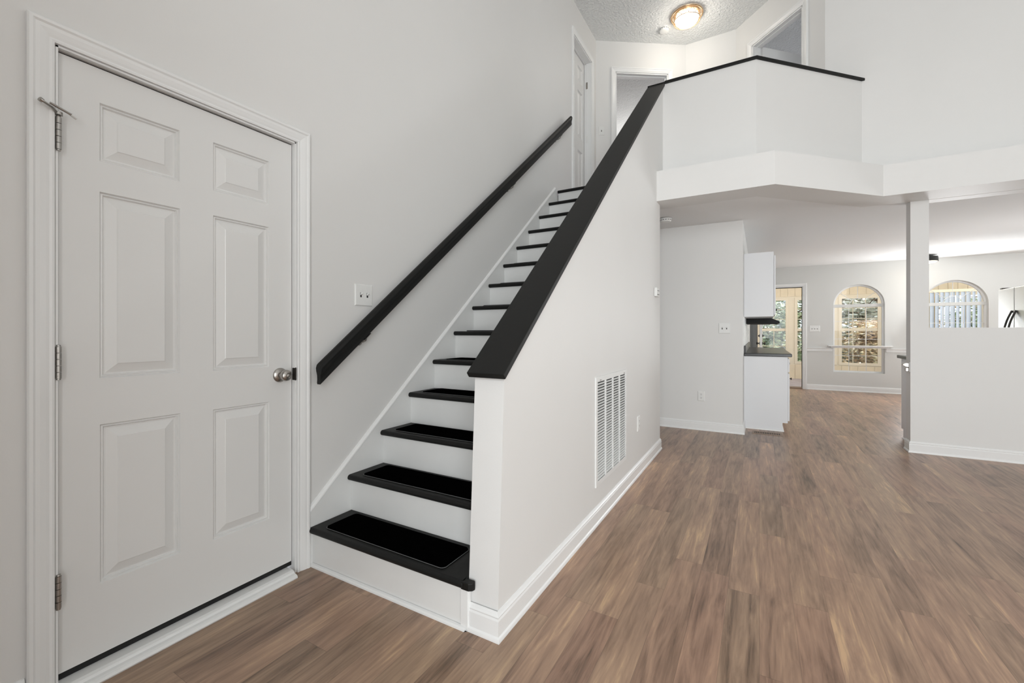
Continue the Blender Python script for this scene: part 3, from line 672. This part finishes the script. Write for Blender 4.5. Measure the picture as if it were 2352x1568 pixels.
# black drum lamp in the kitchen
kx, ky, kz = 2.53, 10.2, zl(10.2)
kd = tag(empty('ceiling_light', (kx, ky, kz)), 'small black drum ceiling light glowing in the kitchen, right of the white post', 'ceiling light')
link('drum', lathe(B(), [(0, 0), (0.06, 0), (0.06, -0.03), (0.165, -0.03), (0.168, -0.115), (0.160, -0.115), (0.158, -0.05), (0, -0.05)], n=36), M['black'], kd, smooth=True)
link('diffuser', lathe(B(), [(0.159, -0.108), (0.13, -0.132), (0.06, -0.146), (0, -0.148)], n=36), M['drumlit'], kd, smooth=True)
pd = bpy.data.lights.new('kitchen_lamp', 'POINT'); pd.energy = 1.2; pd.shadow_soft_size = 0.08; pd.color = (1.0, 0.93, 0.84)
pl = bpy.data.objects.new('kitchen_lamp', pd); COL.objects.link(pl); pl.location = (kx, ky, kz-0.24)

# ------------------------------------------------------------------ kitchen
XW = -0.165
def cab_unit(y0, y1, first, label):
    e = tag(empty('base_cabinet', (XW, (y0+y1)/2, 0)), label, 'cabinet', None); O = Matrix.Translation(-Vector(e.location))
    bm = B(); prism(bm, [(0, 0.0), (0.40, 0.0), (0.40, 0.10), (0.452, 0.10), (0.452, 0.877), (0, 0.877)], lambda a, b: O @ Vector((XW+0.001+a, y0, b)), lambda a, b: O @ Vector((XW+0.001+a, y1, b)))
    link('body', bm, M['cab'], e)
    if first:
        bm = sweep(B(), [(0, 0), (0.016, 0), (0.014, 0.008), (0.006, 0.014), (0, 0.016)], [(XW+0.02, y0), (XW+0.401, y0), (XW+0.401, y1)])
        bmesh.ops.transform(bm, matrix=O, verts=bm.verts); link('shoe_moulding', bm, M['trim'], e)
    for (a, b, nm) in ((0.125, 0.68, 'door'), (0.70, 0.855, 'drawer')):
        d = link(nm, box(B(), XW+0.454, XW+0.472, y0+0.012, y1-0.012, a, b, O), M['cab'], e, bevel=0.003)
        zk = 0.62 if nm == 'door' else 0.778
        link('knob', lathe(B(), [(0, 0), (0.006, 0), (0.005, 0.010), (0.014, 0.016), (0.013, 0.022), (0, 0.024)], axis(O @ Vector((XW+0.472, (y0+0.06) if nm == 'door' else (y0+y1)/2, zk)), (1, 0, 0)), 16), M['darkmetal'], d, smooth=True)
cab_unit(6.00, 6.78, True, 'white base cabinet under the black counter, end panel nearest the partition')
cab_unit(6.782, 7.58, False, 'white base cabinet under the black counter, middle of the run')
cab_unit(7.582, 8.36, False, 'white base cabinet under the black counter, far end toward the back door')
ct = tag(empty('countertop', (XW, 7.2, 0.877)), 'dark laminate countertop with raised backsplash on the left base cabinets', 'countertop'); O = Matrix.Translation(-Vector(ct.location))
link('worktop', prism(B(), [(5.985, XW+0.001), (5.985, XW+0.495), (8.25, XW+0.495), (8.38, XW+0.365), (8.38, XW+0.001)], lambda a, b: O @ Vector((b, a, 0.8775)), lambda a, b: O @ Vector((b, a, 0.914))), M['counter'], ct, bevel=0.006)
link('backsplash_lip', box(B(), XW+0.001, XW+0.022, 5.985, 8.38, 0.914, 1.005, O), M['counter'], ct, bevel=0.004)
link('wall_panel', box(B(), XW+0.0005, XW+0.006, 6.0, 8.5, 1.005, 1.354, O), M['trim'], ct)
def upper(y0, y1, label):
    e = tag(empty('wall_cabinet', (XW, (y0+y1)/2, 1.356)), label, 'cabinet'); O = Matrix.Translation(-Vector(e.location))
    link('body', box(B(), XW+0.001, XW+0.312, y0, y1, 1.356, 2.128, O), M['cab'], e, bevel=0.001)
    for a, b in ((y0+0.012, (y0+y1)/2-0.004), ((y0+y1)/2+0.004, y1-0.012)):
        d = link('door', box(B(), XW+0.314, XW+0.332, a, b, 1.375, 2.085, O), M['cab'], e, bevel=0.003)
        link('knob', lathe(B(), [(0, 0), (0.006, 0), (0.005, 0.010), (0.014, 0.016), (0.013, 0.022), (0, 0.024)], axis(O @ Vector((XW+0.332, b-0.05 if a < (y0+y1)/2-0.1 else a+0.05, 1.45)), (1, 0, 0)), 16), M['darkmetal'], d, smooth=True)
upper(6.00, 6.78, 'white upper cabinet on the kitchen left wall, side panel nearest the camera')
rh = tag(empty('range_hood', (XW, 7.16, 1.29)), 'black slim range hood hanging behind the white upper cabinet', 'range hood'); O = Matrix.Translation(-Vector(rh.location))
link('shell', prism(B(), [(0.001, 1.285), (0.40, 1.285), (0.40, 1.315), (0.31, 1.355), (0.001, 1.355)], lambda a, b: O @ Vector((XW+a, 6.79, b)), lambda a, b: O @ Vector((XW+a, 7.55, b))), M['black'], rh, bevel=0.003)
link('filter', box(B(), XW+0.05, XW+0.30, 6.9, 7.4, 1.280, 1.2855, O), M['darkmetal'], rh)
e = tag(empty('wall_cabinet', (XW, 7.16, 1.357)), 'short white upper cabinet above the black range hood', 'cabinet'); O = Matrix.Translation(-Vector(e.location))
link('body', box(B(), XW+0.001, XW+0.312, 6.79, 7.55, 1.357, 2.128, O), M['cab'], e); link('door', box(B(), XW+0.314, XW+0.332, 6.80, 7.54, 1.40, 2.085, O), M['cab'], e, bevel=0.003)
upper(7.56, 8.34, 'white upper cabinet on the kitchen left wall, far one past the range hood')
# floor register
fr_ = tag(empty('floor_register', (0.077, 5.79, 0)), 'brown slotted floor register in the planks below the base cabinet end', 'floor register')
bm = B(); plate(bm, [(-0.150, -0.075), (0.150, -0.075), (0.150, 0.075), (-0.150, 0.075)], [[(-0.135+0.0, -0.045), (-0.135, 0.045), (0.135, 0.045), (0.135, -0.045)]], lambda a, b: Vector((a, b, 0.0005)), lambda a, b: Vector((a, b, 0.004)))
link('frame', bm, M['bronze'], fr_)
link('duct', box(B(), -0.135, 0.135, -0.045, 0.045, 0.0004, 0.001), M['slot'], fr_)
bm = B()
for i in range(16): box(bm, -0.135+i*0.0174, -0.1265+i*0.0174, -0.045, 0.045, 0.001, 0.0038)
link('bars', bm, M['bronze'], fr_)
# base cabinets behind the half wall
sc = tag(empty('base_cabinet', (2.5, 6.04, 0)), 'white base cabinet behind the half wall, its end panel beside the post', 'cabinet'); O = Matrix.Translation(-Vector(sc.location))
bm = B(); prism(bm, [(YP+0.142, 0), (6.27, 0), (6.27, 0.10), (6.345, 0.10), (6.345, 0.877), (YP+0.142, 0.877)], lambda a, b: O @ Vector((1.375, a, b)), lambda a, b: O @ Vector((3.9, a, b))); link('body', bm, M['cab'], sc)
bm = sweep(B(), [(0, 0), (0.014, 0), (0.012, 0.008), (0, 0.015)], [(1.375, 6.27), (1.375, YP+0.145)]); bmesh.ops.transform(bm, matrix=O, verts=bm.verts); link('shoe_moulding', bm, M['trim'], sc)
for i in range(4):
    d = link('door', box(B(), 1.39+i*0.62, 1.99+i*0.62, 6.347, 6.365, 0.125, 0.855, O), M['cab'], sc, bevel=0.003)
sct = tag(bxo('countertop', M['counter'], None, 1.345, 3.9, YP+0.142, 6.39, 0.878, 0.914, bevel=0.006), 'grey countertop behind the half wall, its corner peeking out left of the post', 'countertop')
# latch fitting on the end of the half wall
lt = tag(empty('gate_latch', (1.277, 5.62, 0.825)), 'small silver latch fitting on the left edge of the white post', 'latch')
link('backplate', box(B(), -0.006, -0.0002, -0.028, 0.030, -0.045, 0.050), M['plastic'], lt, bevel=0.002)
link('catch', prism(B(), [(-0.006, 0.040), (-0.006, 0.000), (-0.030, 0.004), (-0.055, 0.020), (-0.050, 0.034), (-0.025, 0.044)], lambda a, b: Vector((a, -0.018, b)), lambda a, b: Vector((a, 0.02, b))), M['nickel'], lt, bevel=0.003)
link('holder', box(B(), -0.032, -0.006, -0.014, 0.016, -0.042, -0.004), M['nickel'], lt, bevel=0.004)
# refrigerator
rf = tag(empty('refrigerator', (3.36, 8.40, 0)), 'stainless steel refrigerator with curved handles seen through the pass-through', 'refrigerator'); O = Matrix.Translation(-Vector(rf.location))
link('cabinet', box(B(), 3.04, 3.78, 7.95, 8.86, 0.02, 1.765, O), M['steel'], rf, bevel=0.004)
for a, b, nm in ((7.955, 8.400, 'door'), (8.406, 8.855, 'door')):
    d = link(nm, box(B(), 2.975, 3.037, a, b, 0.70, 1.775, O), M['steel'], rf, bevel=0.010)
    yh = 8.40 + (-0.055 if a < 8.2 else 0.055)
    link('handle', tube(B(), [O @ Vector((2.972-0.075*math.sin(math.pi*i/14), yh, 0.86+0.60*i/14)) for i in range(15)], 0.011, 10), M['darkmetal'], d, smooth=True)
link('freezer_drawer', box(B(), 2.975, 3.037, 7.955, 8.855, 0.06, 0.69, O), M['steel'], rf, bevel=0.010)
for y in (8.0, 8.8): link('hinge_cover', box(B(), 2.985, 3.08, y-0.03, y+0.03, 1.776, 1.795, O), M['darkmetal'], rf, bevel=0.003)

# ------------------------------------------------------------------ sunroom beyond the back wall
YS = 13.3
struct(bxo('floor', M['patio'], None, -1.6, 6.0, 10.85, YS, -0.14, -0.03))
bm = B(); hs = [(-0.75, -0.10), (0.05, 0.61), (0.83, 1.62), (1.745, 2.47), (2.62, 3.35), (3.5, 4.22), (4.4, 5.2)]
plate(bm, [(-1.6, -0.14), (6.0, -0.14), (6.0, 2.75), (-1.6, 2.75)], [[(a, 0.40), (a, 2.01), (b, 2.01), (b, 0.40)] for a, b in hs], lambda a, b: Vector((a, YS, b)), lambda a, b: Vector((a, YS+0.10, b)))
struct(link('wall_sunroom_back', bm, M['creamtrim']))
# vertical board siding above and below the windows
for z0, z1 in ((2.09, 2.62), (-0.03, 0.33)):
    bm = B(); x = -1.6
    while x < 5.95: box(bm, x, x+0.148, YS-0.012, YS-0.0005, z0, z1); x += 0.16
    struct(link('trim_6' if z0 > 1 else 'trim_7', bm, M['cream'], bevel=0.003))
struct(bxo('ceiling', M['cream'], None, -1.6, 6.0, 10.85, YS, 2.62, 2.75))
struct(bxo('wall_sunroom_left', M['cream'], None, -1.72, -1.6, 10.85, YS, -0.14, 2.75))
for i, (a, b) in enumerate(hs):
    e = struct(empty('window_%d' % (i+3), ((a+b)/2, YS+0.05, 0.40))); O = Matrix.Translation(-Vector(e.location))
    bm = B(); plate(bm, [(a-0.045, 0.355), (b+0.045, 0.355), (b+0.045, 2.055), (a-0.045, 2.055)], [[(a+0.02, 0.42), (a+0.02, 1.99), (b-0.02, 1.99), (b-0.02, 0.42)]], lambda p, q: O @ Vector((p, YS-0.018, q)), lambda p, q: O @ Vector((p, YS+0.02, q)))
    link('window_frame', bm, M['creamtrim'], e, bevel=0.003)
    link('meeting_rail', box(B(), a, b, YS+0.01, YS+0.05, 1.195, 1.265, O), M['creamtrim'], e, bevel=0.003)
    bm = B(); n = 3 if b-a > 0.65 else 2
    for k in range(1, n): box(bm, a+(b-a)*k/n-0.007, a+(b-a)*k/n+0.007, YS+0.03, YS+0.045, 0.42, 1.99, O)
    for z in (0.80, 1.50, 1.76) if i % 2 else (0.70, 0.96, 1.50, 1.76): box(bm, a, b, YS+0.03, YS+0.045, z-0.007, z+0.007, O)
    link('muntins', bm, M['creamtrim'], e)
    link('pane', box(B(), a, b, YS+0.046, YS+0.049, 0.40, 2.01, O), M['glass'], e)
# right side of the sunroom: vertical blinds hanging behind window_2
vb = tag(empty('vertical_blinds', (4.0, 12.6, 2.05)), 'pale blue vertical blinds hanging in the sunroom behind the right arched window', 'blinds')
link('headrail', box(B(), -0.95, 0.95, -0.03, 0.03, -0.03, 0.03), M['creamtrim'], vb, bevel=0.004)
bm = B(); rnd = random.Random(3)
for i in range(24):
    x = -0.93+i*0.081; box(bm, -0.040, 0.040, -0.001, 0.001, -2.0, -0.03, Matrix.Translation((x, 0, 0)) @ Matrix.Rotation(R(28+rnd.uniform(-14, 14)), 4, 'Z'))
link('slats', bm, M['blind'], vb)

# ------------------------------------------------------------------ outdoors
struct(bxo('floor', M['grass'], None, -25, 30, YS+0.1, 45, -0.5, -0.3))
def tree(name, x, y, h, r, z0, nleaf, m, label, cat, seed, lsz=0.07, group=None):
    rnd = random.Random(seed); e = tag(empty(name, (x, y, -0.3)), label, cat, group)
    bm = B(); tube(bm, [Vector((0, 0, 0)), Vector((0.05, 0.03, h*0.35)), Vector((-0.04, 0.02, h*0.65)), Vector((0.03, 0, h*0.9))], 0.05+0.012*h, 8)
    for k in range(9):
        a = rnd.uniform(0, 6.28); zz = h*rnd.uniform(0.2, 0.7)
        tube(bm, [Vector((0, 0, zz)), Vector((math.cos(a)*r*0.45, math.sin(a)*r*0.45, zz+h*0.12)), Vector((math.cos(a)*r*0.8, math.sin(a)*r*0.8, zz+h*0.16))], 0.018, 6)
    link('trunk', bm, M['bark'], e)
    bm = B()
    cl_ = []
    while len(cl_) < 70:
        c = (rnd.uniform(-1, 1)*r*0.80, rnd.uniform(-1, 1)*r*0.55, rnd.uniform(z0, h))
        cl_.append(c)
    for i in range(nleaf):
        c = rnd.choice(cl_); p = Vector((c[0]+rnd.uniform(-1, 1)*r*0.2, c[1]+rnd.uniform(-1, 1)*r*0.2, min(h*1.05, max(0.02, c[2]+rnd.gauss(0, 0.2)))))
        s = lsz*rnd.uniform(0.6, 1.4); q = Matrix.Rotation(rnd.uniform(0, 6.28), 3, 'Z') @ Matrix.Rotation(rnd.uniform(-1.3, 1.3), 3, 'X')
        vs_ = [bm.verts.new(p + q @ Vector(v)) for v in ((-s, 0, 0), (0, -s*0.45, s*0.1), (s, 0, 0), (0, s*0.45, s*0.1))]
        bm.faces.new(vs_)
    link('foliage', bm, M[m], e)
T = [('shrub', -1.45, 15.8, 3.0, 1.12, 0.1, 15000, 'leaf1', 'glossy evergreen shrub outside, left of the one facing the back door', 'shrub', 1, 0.05),
     ('shrub', 0.85, 15.8, 2.9, 1.12, 0.1, 15000, 'leaf1', 'glossy evergreen shrub seen outside through the open back door', 'shrub', 2, 0.05),
     ('shrub', 3.15, 15.8, 1.7, 1.12, 0.05, 9000, 'leaf2', 'low orange-leaved shrub outside behind the left arched window', 'shrub', 3, 0.05),
     ('shrub', 5.45, 15.8, 2.2, 1.12, 0.1, 9000, 'leaf1', 'green shrub outside behind the right arched window', 'shrub', 8, 0.05),
     ('tree', -5.5, 20.5, 6.0, 2.15, 0.4, 14000, 'leaf3', 'pale sunlit tree farthest left beyond the evergreen shrubs', 'tree', 5, 0.11),
     ('tree', -1.1, 20.5, 6.0, 2.15, 0.4, 14000, 'leaf3', 'pale sunlit tree beyond the evergreen shrub in the back door view', 'tree', 6, 0.11),
     ('tree', 3.3, 20.5, 5.8, 2.15, 0.3, 14000, 'leaf3', 'pale sunlit tree outside behind the low orange shrub', 'tree', 4, 0.11),
     ('tree', 7.7, 20.5, 5.5, 2.15, 0.3, 9000, 'leaf2', 'brown-leaved tree outside farthest right beyond the green shrub', 'tree', 7, 0.11),
     ('tree', -1.9, 26.0, 7.0, 2.9, 0.3, 12000, 'leaf2', 'distant brown-leaved tree behind the evergreen shrub in the back door view', 'tree', 9, 0.15),
     ('tree', 4.1, 26.0, 7.0, 2.9, 0.3, 12000, 'leaf2', 'distant brown-leaved tree behind the left arched window, beyond the pale one', 'tree', 10, 0.15)]
for t_ in T: tree(*t_)
